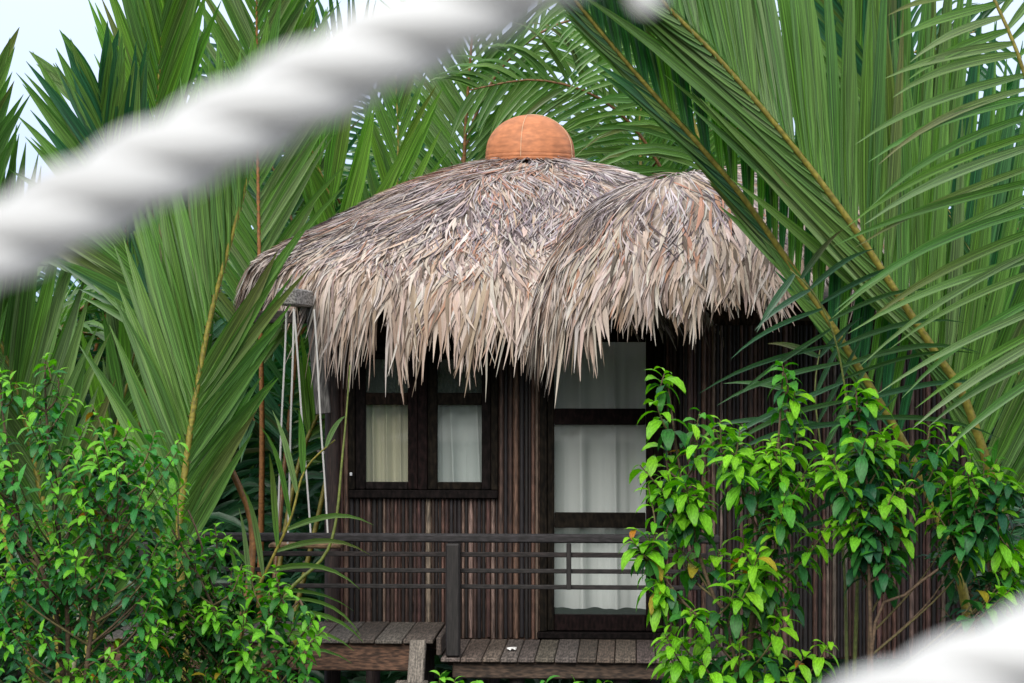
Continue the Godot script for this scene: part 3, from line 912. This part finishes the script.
	frond(d, with_base(d, [[455, 420, 26.2], [452, 240, 26.3], [474, 120, 26.4], [520, 48, 26.4], [590, 16, 26.4], [680, 30, 26.4]]),
		{"n": 56, "len": 1.5, "al": 50.0, "ar": 52.0, "droop": 0.9, "w": 0.06, "cols": G_MID + G_PALE, "t0": 0.35, "rr": 0.045, "rcol": STALK_BROWN, "joined": true})
	frond(d, with_base(d, [[480, 420, 26.8], [430, 240, 27.0], [390, 130, 27.2], [350, 60, 27.2], [290, 10, 27.2]]),
		{"n": 52, "len": 1.5, "al": 48.0, "ar": 48.0, "droop": 0.7, "w": 0.06, "cols": G_DARK, "t0": 0.35, "rr": 0.045, "rcol": STALK_BROWN, "joined": true})
	var e := palm_thing("dark palm with arching fronds standing behind the porch hood", at(690, 500, 25.0), "palms behind the roof")
	frond(e, with_base(e, [[700, 420, 25.0], [690, 260, 25.0], [662, 170, 25.0], [610, 105, 25.0], [540, 80, 25.0], [470, 90, 25.0]]),
		{"n": 56, "len": 1.4, "al": 55.0, "ar": 55.0, "droop": 0.9, "w": 0.06, "cols": G_MID, "t0": 0.4, "rr": 0.045, "rcol": STALK_BROWN, "joined": true})
	frond(e, with_base(e, [[710, 420, 24.6], [720, 260, 24.5], [690, 110, 24.4], [640, 30, 24.4], [570, -10, 24.4]]),
		{"n": 56, "len": 1.5, "al": 55.0, "ar": 55.0, "droop": 0.9, "w": 0.06, "cols": G_MID, "t0": 0.4, "rr": 0.045, "rcol": STALK, "joined": true})
	frond(e, with_base(e, [[690, 420, 25.6], [650, 260, 25.8], [640, 130, 26.0], [650, 40, 26.0], [680, -60, 26.0]]),
		{"n": 56, "len": 1.5, "al": 45.0, "ar": 45.0, "droop": 0.5, "w": 0.06, "cols": G_MID + G_PALE, "t0": 0.4, "rr": 0.045, "rcol": STALK, "joined": true})
	frond(e, with_base(e, [[700, 420, 25.6], [760, 260, 25.8], [830, 130, 26.0], [900, 60, 26.0], [980, 30, 26.0]]),
		{"n": 56, "len": 1.6, "al": 55.0, "ar": 55.0, "droop": 0.8, "w": 0.06, "cols": G_DARK, "t0": 0.35, "rr": 0.045, "rcol": STALK, "joined": true})
	# right, in front of the hood
	var g := palm_thing("big nipa palm whose fronds lean across the porch hood", at(1000, 640, 16.4))
	frond(g, with_base(g, [[965, 600, 16.3], [935, 510, 16.3], [905, 445, 16.2], [865, 378, 16.1], [830, 322, 16.0], [790, 264, 16.0], [745, 200, 15.9], [700, 146, 15.8], [640, 78, 15.7], [578, 4, 15.6], [530, -60, 15.5]]),
		{"n": 46, "len": 1.55, "al": 6.0, "lenl": 0.6, "ar": 36.0, "droop": 0.06, "w": 0.08, "cols": G_MID + G_DARK, "t0": 0.42, "lift": -0.12, "rr": 0.047, "rcol": STALK, "face": Vector3(-0.25, 0.25, 1), "twist": 0.3})
	frond(g, with_base(g, [[1005, 560, 16.0], [970, 412, 15.8], [935, 352, 15.7], [898, 295, 15.6], [850, 222, 15.5], [790, 142, 15.4], [722, 62, 15.3], [665, 4, 15.2], [620, -50, 15.1]]),
		{"n": 48, "len": 2.0, "al": 10.0, "ar": 37.0, "droop": 0.03, "w": 0.11, "cols": G_MID + [G_PALE[1]], "t0": 0.34, "lift": -0.12, "rr": 0.052, "rcol": STALK, "face": Vector3(-0.15, 0.2, 1), "twist": 0.22})
	frond(g, with_base(g, [[1050, 560, 16.6], [1030, 420, 16.8], [985, 290, 16.9], [930, 180, 17.0], [870, 70, 17.0], [820, -30, 17.0]]),
		{"n": 44, "len": 1.8, "al": 16.0, "ar": 34.0, "droop": 0.05, "w": 0.115, "cols": G_MID + G_DARK, "t0": 0.34, "rr": 0.05, "rcol": STALK, "twist": 0.25})
	var h := palm_thing("nipa palm reaching in with drooping narrow pale leaflets over the leaning fronds", at(1110, 640, 14.2))
	frond(h, with_base(h, [[1105, 560, 14.2], [1090, 420, 14.1], [1072, 290, 14.0], [1050, 170, 13.9], [1020, 60, 13.8], [985, -20, 13.8]]),
		{"n": 26, "len": 1.5, "al": 92.0, "ar": 70.0, "close": 0.85, "jit": 0.13, "droop": 0.36, "w": 0.055, "cols": G_PALE + G_MID, "t0": 0.6, "rr": 0.045, "rcol": STALK, "face": Vector3(0, 0.5, 1), "twist": 0.15})
	# young fronds in front of the wing
	var y := palm_thing("small young palm with spreading thin leaflets in front of the slatted wing", at(850, 640, 15.8))
	var thin := [Color(0.10, 0.24, 0.15), Color(0.13, 0.27, 0.13), Color(0.09, 0.20, 0.13)]
	frond(y, with_base(y, [[858, 560, 15.7], [852, 450, 15.6], [838, 350, 15.5], [815, 295, 15.4], [790, 270, 15.4]]),
		{"n": 12, "len": 1.0, "al": 92.0, "ar": 80.0, "close": 0.9, "jit": 0.25, "droop": 0.45, "w": 0.042, "cols": thin, "t0": 0.62, "rr": 0.022, "rcol": Color(0.14, 0.17, 0.04)})
	frond(y, with_base(y, [[845, 580, 15.9], [830, 500, 15.9], [820, 440, 15.9], [815, 390, 15.9], [820, 350, 15.9]]),
		{"n": 7, "len": 0.9, "al": 80.0, "ar": 40.0, "jit": 0.2, "droop": 0.35, "w": 0.042, "cols": thin, "t0": 0.6, "rr": 0.02, "rcol": Color(0.14, 0.17, 0.04)})
	# palms farther back, filling in
	far_palm("dark palm in the thicket behind the tall shrub", 60, 27.0, 8, 4.6, G_DARK, 101)
	far_palm("pale green palm in the thicket past the tall shrub", -60, 24.0, 10, 4.3, G_MID + G_PALE, 109)
	far_palm("green palm in the thicket behind the eave corner", 250, 28.0, 8, 5.0, G_MID, 102)
	far_palm("dark palm in the thicket behind the swing seat", 190, 25.0, 7, 3.4, G_DARK, 103)
	far_palm("bluish green palm in the thicket behind the clay cap", 560, 29.0, 9, 5.6, G_MID + G_PALE, 104)
	far_palm("green palm in the thicket behind the porch hood", 760, 28.0, 9, 5.6, G_MID, 105)
	far_palm("dark palm in the thicket behind the leaning fronds", 930, 26.0, 9, 5.4, G_DARK, 106)
	far_palm("tall green palm in the thicket past the slatted wing", 1060, 29.0, 8, 5.8, G_MID, 107)
	far_palm("green palm in the thicket behind the roof", 400, 29.5, 9, 5.8, G_MID + G_PALE, 108)

func far_palm(label: String, px: float, d: float, count: int, height: float, cols: Array, sd: int) -> void:
	var keep := rng.state
	rng.seed = sd
	var base := at(px, 600, d)
	var o := palm_thing(label, base, "palms in the far thicket")
	base.y = GROUND + 0.15
	for k in count:
		var a := TAU * k / count + R(-0.3, 0.3)
		var reach := R(0.9, 2.3)
		var hh := height * R(0.75, 1.05)
		var out := Vector3(cos(a), 0, sin(a) * 0.7)
		var p := PackedVector3Array([base, base + out * reach * 0.15 + Vector3(0, hh * 0.45, 0), base + out * reach * 0.5 + Vector3(0, hh * 0.85, 0), base + out * reach * 1.0 + Vector3(0, hh * 1.05, 0), base + out * reach * 1.5 + Vector3(0, hh * R(0.9, 1.1), 0)])
		frond(o, p, {"n": 44, "len": 1.35, "al": 45.0, "ar": 45.0, "droop": 0.7, "w": 0.07, "cols": cols, "t0": 0.25, "rr": 0.045, "rcol": STALK_BROWN, "face": (Vector3.UP * 0.7 - out * 0.6), "joined": true})
	rng.state = keep

# ------------------------------------------------------------------ shrubs
func leaf(mb: MB, p: Vector3, dir: Vector3, l: float, w: float, droop: float, col: Color) -> void:
	var m := 6
	var pts := PackedVector3Array([p])
	var half := PackedVector3Array()
	var d := dir.normalized()
	for i in m - 1:
		d = (d + Vector3.DOWN * droop * 0.4).normalized()
		pts.append(pts[i] + d * l / (m - 1))
	var roll := R(-0.45, 0.45)
	var shape := [0.05, 0.72, 1.0, 0.88, 0.45, 0.0]
	for i in m:
		var tg := (pts[mini(i + 1, m - 1)] - pts[maxi(i - 1, 0)]).normalized()
		var s := tg.cross(Vector3.UP)
		if s.length() < 0.12:
			s = tg.cross(Vector3(dir.x, 0.01, dir.z) * -1.0)
			s = s if s.length() > 0.01 else Vector3.RIGHT
		half.append(s.normalized().rotated(tg, roll) * w * 0.5 * shape[i])
	mb.blade(pts, half, 0.22, col, col)

# o: base [px, d], stems as lists of [px, py, d], tips [px, py, d], area polygon, extra random tips, leaf length, colours
func shrub(label: String, o: Dictionary) -> void:
	var keep := rng.state
	rng.seed = o.seed
	var base := at(o.base[0], 600, o.base[1])
	base.y = GROUND
	var t := thing("leafy_shrub", label, "shrub", base, "leafy shrubs in front of the hut")
	var stems := []
	for s in o.stems:
		var p := PackedVector3Array([base + Vector3(R(-0.05, 0.05), -0.05, R(-0.05, 0.05))])
		p.append_array(path(s))
		var line := smooth(p, 24)
		var rad := PackedFloat32Array()
		for i in 24:
			rad.append(lerpf(o.get("sr", 0.022), 0.006, i / 23.0))
		var mb := MB.new()
		mb.tube(line, rad, 7, Color(0.13, 0.085, 0.05))
		part("stem", mb, M.twig, t)
		stems.append(line)
	var tips: Array = o.tips.duplicate()
	var poly := PackedVector2Array()
	for q in o.area:
		poly.append(Vector2(q[0], q[1]))
	var lo := poly[0]
	var hi := poly[0]
	for q in poly:
		lo = lo.min(q); hi = hi.max(q)
	var tries := 0
	var dd: Array = o.depth
	while tips.size() < o.tips.size() + int(o.extra) and tries < 20000:
		tries += 1
		var q := Vector2(R(lo.x, hi.x), R(lo.y, hi.y))
		if Geometry2D.is_point_in_polygon(q, poly):
			tips.append([q.x, q.y, R(dd[0], dd[1])])
	var twigs := MB.new()
	var leaves := []
	for k in tips.size():
		var tp: Array = tips[k]
		var tip := at(tp[0], tp[1], tp[2])
		# leave the nearest stem somewhat below
		var best := Vector3.ZERO
		var cost := 1e9
		for line in stems:
			for i in line.size():
				var q: Vector3 = line[i]
				var hz := Vector2(q.x - tip.x, q.z - tip.z).length()
				var want := tip.y - 0.15 - hz * 0.7
				var cc := hz + absf(q.y - want) * 1.2
				if cc < cost:
					cost = cc; best = q
		var mid := best.lerp(tip, 0.55) + Vector3(R(-0.05, 0.05), -0.06 + R(-0.03, 0.03), R(-0.05, 0.05))
		var line2 := smooth(PackedVector3Array([best, mid, tip]), 10)
		var rr := PackedFloat32Array()
		for i in 10:
			rr.append(lerpf(0.009, 0.0035, i / 9.0))
		twigs.tube(line2, rr, 5, Color(0.16, 0.13, 0.05) if rng.randf() < 0.6 else Color(0.13, 0.085, 0.05), false)
		var ll: float = best.distance_to(tip)
		var back: float = minf(o.get("leafy", 0.34), ll)
		var count: int = o.leaves + rng.randi_range(-2, 2)
		var ang := R(0, TAU)
		var fresh: float = o.fresh if k >= o.tips.size() else maxf(o.fresh, 0.8)
		var young_tip := rng.randf() < fresh
		for i in count:
			var u := float(i) / count           # 0 at the tip
			ang += 2.4 + R(-0.3, 0.3)
			var f := clampf(1.0 - u * back / maxf(ll, 0.01), 0.0, 1.0) * 9.0
			var j := mini(int(f), 8)
			var p := line2[j].lerp(line2[j + 1], f - j)
			var axis := (line2[j + 1] - line2[j]).normalized()
			var sx := axis.cross(Vector3(0.3, 0.2, 0.9)).normalized()
			var sy := axis.cross(sx)
			var rad := sx * cos(ang) + sy * sin(ang)
			var dir := rad + axis * lerpf(0.9, 0.15, u) + Vector3(0, 0.25, 0)
			var c: Color
			if young_tip and u < o.get("young_share", 0.5):
				c = (o.young as Color).lerp(o.mature, u * R(0.6, 1.4))
			else:
				c = (o.mature as Color).lerp(o.old, clampf(u * R(0.6, 1.5), 0, 1))
			if rng.randf() < 0.004:
				c = Color(0.60, 0.24, 0.03)
			elif rng.randf() < 0.004:
				c = Color(0.50, 0.40, 0.04)
			var l: float = o.leaf * R(0.68, 1.2) * (lerpf(0.6, 1.0, smoothstep(0.0, 0.25, u)))
			leaves.append([p, dir, l, l * R(0.31, 0.39), o.droop * R(0.7, 1.3) * lerpf(0.7, 1.1, u), tint(c, 0.15)])
	part("twigs", twigs, M.twig, t, "stuff")
	leaves.sort_custom(func(x, y): return x[0].z * 1.0 + x[2] * 4.0 > y[0].z * 1.0 + y[2] * 4.0)
	var rest := MB.new()
	var singles := 0
	for q in leaves:
		var p: Vector3 = q[0]
		var px := 512.0 + p.x / (EYE.z - p.z) * FOCAL
		var py := 341.5 - (p.y - EYE.y) / (EYE.z - p.z) * FOCAL
		var inside := px > 0.0 and px < 1024.0 and py > 0.0 and py < 683.0
		if inside and singles < 290:
			var one := MB.new()
			leaf(one, q[0], q[1], q[2], q[3], q[4], q[5])
			part("leaf", one, M.leaf, t)
			singles += 1
		else:
			leaf(rest, q[0], q[1], q[2], q[3], q[4], q[5])
	if rest.v.size():
		part("foliage", rest, M.leaf, t, "stuff")
	rng.state = keep

func build_shrubs() -> void:
	var young := Color(0.25, 0.66, 0.04)
	var mature := Color(0.09, 0.42, 0.035)
	var old := Color(0.03, 0.13, 0.04)
	shrub("tall shrub with small arched leaves and thin trunk in front of pleated palm", {"seed": 11, "base": [66, 15.2], "sr": 0.03,
		"stems": [[[68, 640, 15.2], [62, 560, 15.2], [52, 480, 15.2], [46, 410, 15.2], [45, 362, 15.2]], [[60, 640, 15.3], [20, 520, 15.3], [5, 430, 15.3], [0, 385, 15.3]], [[90, 640, 15.0], [110, 540, 15.0], [125, 460, 15.0]]],
		"tips": [[45, 356, 15.2], [58, 372, 15.2], [34, 385, 15.1], [75, 395, 15.2], [10, 380, 15.2], [92, 405, 15.1], [0, 372, 15.3], [130, 428, 15.0], [155, 432, 15.0], [180, 440, 15.0], [112, 445, 15.0]],
		"area": [[-30, 385], [30, 395], [60, 390], [95, 415], [120, 440], [180, 450], [190, 520], [180, 600], [170, 720], [-30, 720]], "extra": 165, "depth": [14.6, 15.8],
		"leaf": 0.135, "leaves": 15, "droop": 0.95, "young": young, "mature": Color(0.09, 0.43, 0.055), "old": Color(0.045, 0.22, 0.08), "fresh": 0.7, "leafy": 0.30})
	shrub("low spreading shrub with drooping bright leaf tufts beside the raised deck", {"seed": 12, "base": [235, 15.6], "sr": 0.022,
		"stems": [[[232, 660, 15.6], [215, 600, 15.6], [200, 540, 15.6], [188, 510, 15.6]], [[245, 660, 15.6], [270, 630, 15.5], [300, 600, 15.4]], [[225, 660, 15.5], [205, 590, 15.4], [172, 530, 15.3]]],
		"tips": [[178, 503, 15.4], [230, 538, 15.5], [215, 525, 15.5], [275, 568, 15.4], [285, 590, 15.4], [316, 615, 15.3], [322, 632, 15.3], [195, 555, 15.4], [250, 575, 15.4], [300, 640, 15.3]],
		"area": [[165, 520], [230, 540], [275, 580], [315, 625], [318, 720], [130, 720], [140, 560]], "extra": 110, "depth": [15.1, 15.9],
		"leaf": 0.145, "leaves": 14, "droop": 1.05, "young": Color(0.24, 0.66, 0.03), "mature": mature, "old": old, "fresh": 0.6, "leafy": 0.30})
	shrub("shrub with big glossy drooping leaves in front of the glazed door and wing", {"seed": 13, "base": [745, 15.2], "sr": 0.024,
		"stems": [[[740, 660, 15.2], [715, 600, 15.2], [695, 540, 15.2], [680, 470, 15.2], [668, 385, 15.2]], [[748, 660, 15.2], [760, 580, 15.2], [775, 480, 15.2], [783, 372, 15.2]], [[735, 660, 15.1], [690, 610, 15.0], [650, 560, 15.0]], [[750, 660, 15.3], [765, 560, 15.3], [730, 470, 15.3], [715, 430, 15.3]]],
		"tips": [[665, 372, 15.2], [782, 364, 15.2], [655, 400, 15.1], [795, 392, 15.2], [700, 412, 15.2], [720, 420, 15.3], [640, 465, 15.0], [648, 485, 15.0], [630, 538, 14.9], [650, 535, 15.0], [658, 596, 14.9], [690, 610, 14.9], [740, 430, 15.2], [770, 440, 15.2], [800, 425, 15.3], [815, 470, 15.3], [700, 660, 14.9], [810, 650, 14.9], [830, 642, 14.9]],
		"area": [[660, 420], [720, 430], [770, 400], [800, 430], [835, 470], [830, 540], [790, 580], [790, 720], [680, 720], [655, 600], [640, 545], [660, 480]], "extra": 70, "depth": [14.8, 15.6],
		"leaf": 0.20, "leaves": 14, "droop": 1.15, "young": Color(0.30, 0.72, 0.025), "mature": Color(0.12, 0.46, 0.03), "old": Color(0.035, 0.17, 0.06), "fresh": 0.95, "leafy": 0.42, "young_share": 0.65})
	shrub("slender shrub with a bare lower stem in front of the slatted wing wall", {"seed": 14, "base": [872, 15.0], "sr": 0.02,
		"stems": [[[871, 640, 15.0], [869, 570, 15.0], [868, 500, 15.0], [862, 440, 15.0], [856, 395, 15.0]], [[873, 640, 15.0], [905, 595, 15.0], [950, 560, 15.0], [985, 520, 15.0], [1012, 482, 15.0]], [[870, 620, 15.1], [890, 520, 15.1], [930, 460, 15.1]]],
		"tips": [[856, 384, 15.0], [870, 398, 15.0], [845, 415, 15.0], [880, 430, 15.0], [930, 425, 15.1], [955, 432, 15.1], [985, 450, 15.1], [1012, 486, 15.0], [860, 500, 14.9], [850, 520, 14.9], [890, 515, 14.9], [905, 525, 14.9], [1010, 590, 14.9], [1000, 470, 15.0]],
		"area": [[815, 440], [870, 415], [935, 435], [1000, 450], [1040, 500], [1040, 600], [960, 590], [930, 520], [900, 545], [840, 555], [812, 500]], "extra": 56, "depth": [14.8, 15.6],
		"leaf": 0.20, "leaves": 13, "droop": 1.1, "young": Color(0.28, 0.70, 0.025), "mature": Color(0.10, 0.43, 0.035), "old": Color(0.025, 0.14, 0.07), "fresh": 0.75, "leafy": 0.36})
	shrub("dark bluish green shrub behind the slender shrub past the wing", {"seed": 15, "base": [985, 17.0], "sr": 0.024,
		"stems": [[[985, 640, 17.0], [990, 540, 17.0], [995, 440, 17.0], [1000, 390, 17.0]], [[985, 640, 17.0], [950, 560, 17.0], [930, 500, 17.0]]],
		"tips": [[1000, 385, 17.0], [975, 410, 17.0]],
		"area": [[960, 400], [1050, 370], [1050, 620], [940, 610], [930, 500]], "extra": 60, "depth": [16.6, 17.4],
		"leaf": 0.15, "leaves": 10, "droop": 0.8, "young": Color(0.08, 0.22, 0.05), "mature": Color(0.03, 0.12, 0.05), "old": Color(0.015, 0.07, 0.04), "fresh": 0.15, "leafy": 0.4})
	shrub("low shrub whose bright leaf tips just reach the deck edge", {"seed": 16, "base": [510, 14.6], "sr": 0.018,
		"stems": [[[500, 720, 14.6], [470, 700, 14.6], [445, 685, 14.6]], [[515, 720, 14.6], [545, 695, 14.6], [560, 685, 14.6]]],
		"tips": [[440, 676, 14.6], [455, 680, 14.6], [480, 684, 14.6], [545, 681, 14.6], [575, 684, 14.6], [605, 682, 14.6]],
		"area": [[420, 700], [620, 700], [620, 760], [420, 760]], "extra": 24, "depth": [14.3, 14.9],
		"leaf": 0.13, "leaves": 9, "droop": 0.95, "young": young, "mature": mature, "old": old, "fresh": 0.8, "leafy": 0.25})

# ------------------------------------------------------------------ thicket far behind
func build_thicket() -> void:
	var f := rng.state
	rng.seed = 77
	var mb := MB.new()
	for k in 9000:
		var x := R(-12.0, 12.0)
		var z := R(-12.5, -9.5)
		var top := (5.0 if x > -4.2 else 3.2) + 0.9 * sin(x * 1.3) + 0.6 * sin(x * 3.1 + 1.0)
		var y := GROUND + R(0.0, 1.0) * (top - GROUND)
		var a := R(0, TAU)
		var dir := Vector3(cos(a), R(-0.2, 1.2), sin(a))
		leaflet(mb, Vector3(x, y, z), dir, Vector3(0, 0.4, 1).normalized(), R(0.5, 1.1), R(0.06, 0.12), 0.9, R(-0.6, 0.6), tint(G_DARK[rng.randi() % 3], 0.3), G_DARK[0], 5)
	for k in 5000:
		var x := R(-8.0, 7.0)
		var z := R(-6.5, -3.7)
		var y := GROUND + R(0.0, 1.0) * (1.9 + 0.5 * sin(x * 2.1))
		var a := R(0, TAU)
		leaflet(mb, Vector3(x, y, z), Vector3(cos(a), R(-0.2, 1.0), sin(a)), Vector3(0, 0.4, 1).normalized(), R(0.4, 0.8), R(0.06, 0.11), 0.9, R(-0.6, 0.6), tint(G_DARK[rng.randi() % 3], 0.3), G_DARK[0], 5)
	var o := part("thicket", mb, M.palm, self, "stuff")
	o.set_meta("label", "dense dark green thicket filling the far distance behind the palms")
	o.set_meta("category", "thicket")
	rng.state = f

# ------------------------------------------------------------------ ropes close to the lens
func rope(label: String, p0: Vector3, p1: Vector3, r: float, pitch: float, sag: float) -> Node3D:
	var o := thing("rope", label, "rope", p0.lerp(p1, 0.5), "white guard ropes of the walkway")
	var dir := (p1 - p0).normalized()
	var x := dir.cross(Vector3.UP).normalized()
	var y := dir.cross(x)
	var l := p0.distance_to(p1)
	var m := int(l / pitch * 30.0)
	for s in 3:
		var pts := PackedVector3Array()
		var rr := PackedFloat32Array()
		for i in m + 1:
			var u := float(i) / m
			var a := TAU * (u * l / pitch + s / 3.0)
			var c := p0.lerp(p1, u) + Vector3.DOWN * sag * sin(u * PI)
			pts.append(c + (x * cos(a) + y * sin(a)) * r * 0.43)
			rr.append(r * 0.57)
		var mb := MB.new()
		mb.tube(pts, rr, 14, Color(0.58, 0.59, 0.60))
		part("strand", mb, M.rope, o)
	return o

func build_ropes() -> void:
	var d := 0.95
	# added plank platform out of view, pale to bounce light up onto the ropes
	var wk := thing("added_walkway", "added pale plank platform on posts, out of view, bouncing light up to the ropes", "added_walkway", Vector3(0, GROUND, 20.2))
	var fy := 0.98
	var x := -4.0
	while x < 4.0:
		var pm := MB.new()
		pm.box(Vector3(x, fy - 0.03, 16.6), Vector3(x + 0.14, fy, 22.6), 0.005, tint(Color(0.58, 0.56, 0.53), 0.12))
		part("plank", pm, M.plank, wk)
		x += 0.15
	for z in [16.8, 19.5, 22.3]:
		var bm := MB.new()
		bm.box(Vector3(-4.0, fy - 0.16, z), Vector3(4.0, fy - 0.034, z + 0.08), 0.008, Color(0.20, 0.17, 0.13))
		part("beam", bm, M.wood, wk)
		for px in [-3.6, 0.0, 3.6]:
			var sm := MB.new()
			sm.box(Vector3(px - 0.06, GROUND - 0.1, z - 0.03), Vector3(px + 0.06, fy - 0.164, z + 0.1), 0.008, Color(0.16, 0.13, 0.10))
			part("post", sm, M.bark_wall, wk)
	var top := rope("thick white twisted rope stretched above the roof with a loose tail", at(-900, 700, d), at(1500, -520, d), 0.0188, 0.108, 0.0)
	# loose tail of the same rope, frayed at the end
	var tb := MB.new()
	var p := PackedVector3Array([at(690, -112, d), at(672, -95, d - 0.012), at(655, -60, d - 0.015), at(648, -25, d - 0.015), at(645, 12, d - 0.015)])
	tb.tube(smooth(p, 16), PackedFloat32Array([0.006, 0.006, 0.006, 0.006, 0.006, 0.006, 0.006, 0.006, 0.0065, 0.0068, 0.007, 0.0075, 0.008, 0.008, 0.0065, 0.003]), 10, Color(0.58, 0.59, 0.60))
	part("tail", tb, M.rope, top)
	rope("thick white twisted rope sloping past the slatted wing wall", at(200, 994, d), at(1700, 374, d), 0.0195, 0.11, 0.0)

# ------------------------------------------------------------------
func _ready() -> void:
	rng.seed = 4
	# camera
	var cam := Camera3D.new()
	cam.name = "camera"
	cam.position = EYE
	cam.near = 0.05
	cam.far = 400.0
	var at_ := CameraAttributesPhysical.new()
	at_.frustum_focal_length = 17.5 / 0.14790
	at_.exposure_aperture = 9.5
	at_.frustum_focus_distance = 19.6
	cam.attributes = at_
	cam.fov = rad_to_deg(2.0 * atan(0.14790))
	cam.current = true
	add_child(cam)
	print("fov ", cam.fov)
	# overcast sky
	var env := Environment.new()
	var sm := ProceduralSkyMaterial.new()
	sm.sky_top_color = Color(0.95, 0.97, 1.0)
	sm.sky_horizon_color = Color(0.68, 0.77, 0.91)
	sm.sky_curve = 0.2
	sm.ground_bottom_color = Color(0.10, 0.11, 0.08)
	sm.ground_horizon_color = Color(0.25, 0.28, 0.22)
	sm.sun_angle_max = 0.0
	var sky := Sky.new()
	sky.sky_material = sm
	env.background_mode = Environment.BG_SKY
	env.sky = sky
	env.background_energy_multiplier = 0.50
	env.tonemap_mode = Environment.TONE_MAPPER_LINEAR
	env.tonemap_exposure = 3.0
	env.sdfgi_enabled = true
	env.ssao_enabled = true
	env.ssil_enabled = true
	var we := WorldEnvironment.new()
	we.name = "world_environment"
	we.environment = env
	add_child(we)
	var sun := DirectionalLight3D.new()
	sun.name = "sun"
	sun.light_color = Color(1.0, 0.985, 0.96)
	sun.light_energy = 0.5
	sun.light_angular_distance = 45.0
	sun.shadow_enabled = true
	sun.rotation_degrees = Vector3(-42.0, -16.0, 0.0)
	add_child(sun)

	make_materials()
	print("materials ", Time.get_ticks_msec())
	# ground
	var gm := PlaneMesh.new()
	gm.size = Vector2(300, 300)
	var g := part_mesh("ground", gm, M.mud, self, "structure")
	g.position = Vector3(0, GROUND, -40)
	build_hut()
	print("hut ", Time.get_ticks_msec())
	build_veranda()
	build_palms()
	print("palms ", Time.get_ticks_msec())
	build_shrubs()
	build_thicket()
	print("shrubs ", Time.get_ticks_msec())
	build_ropes()
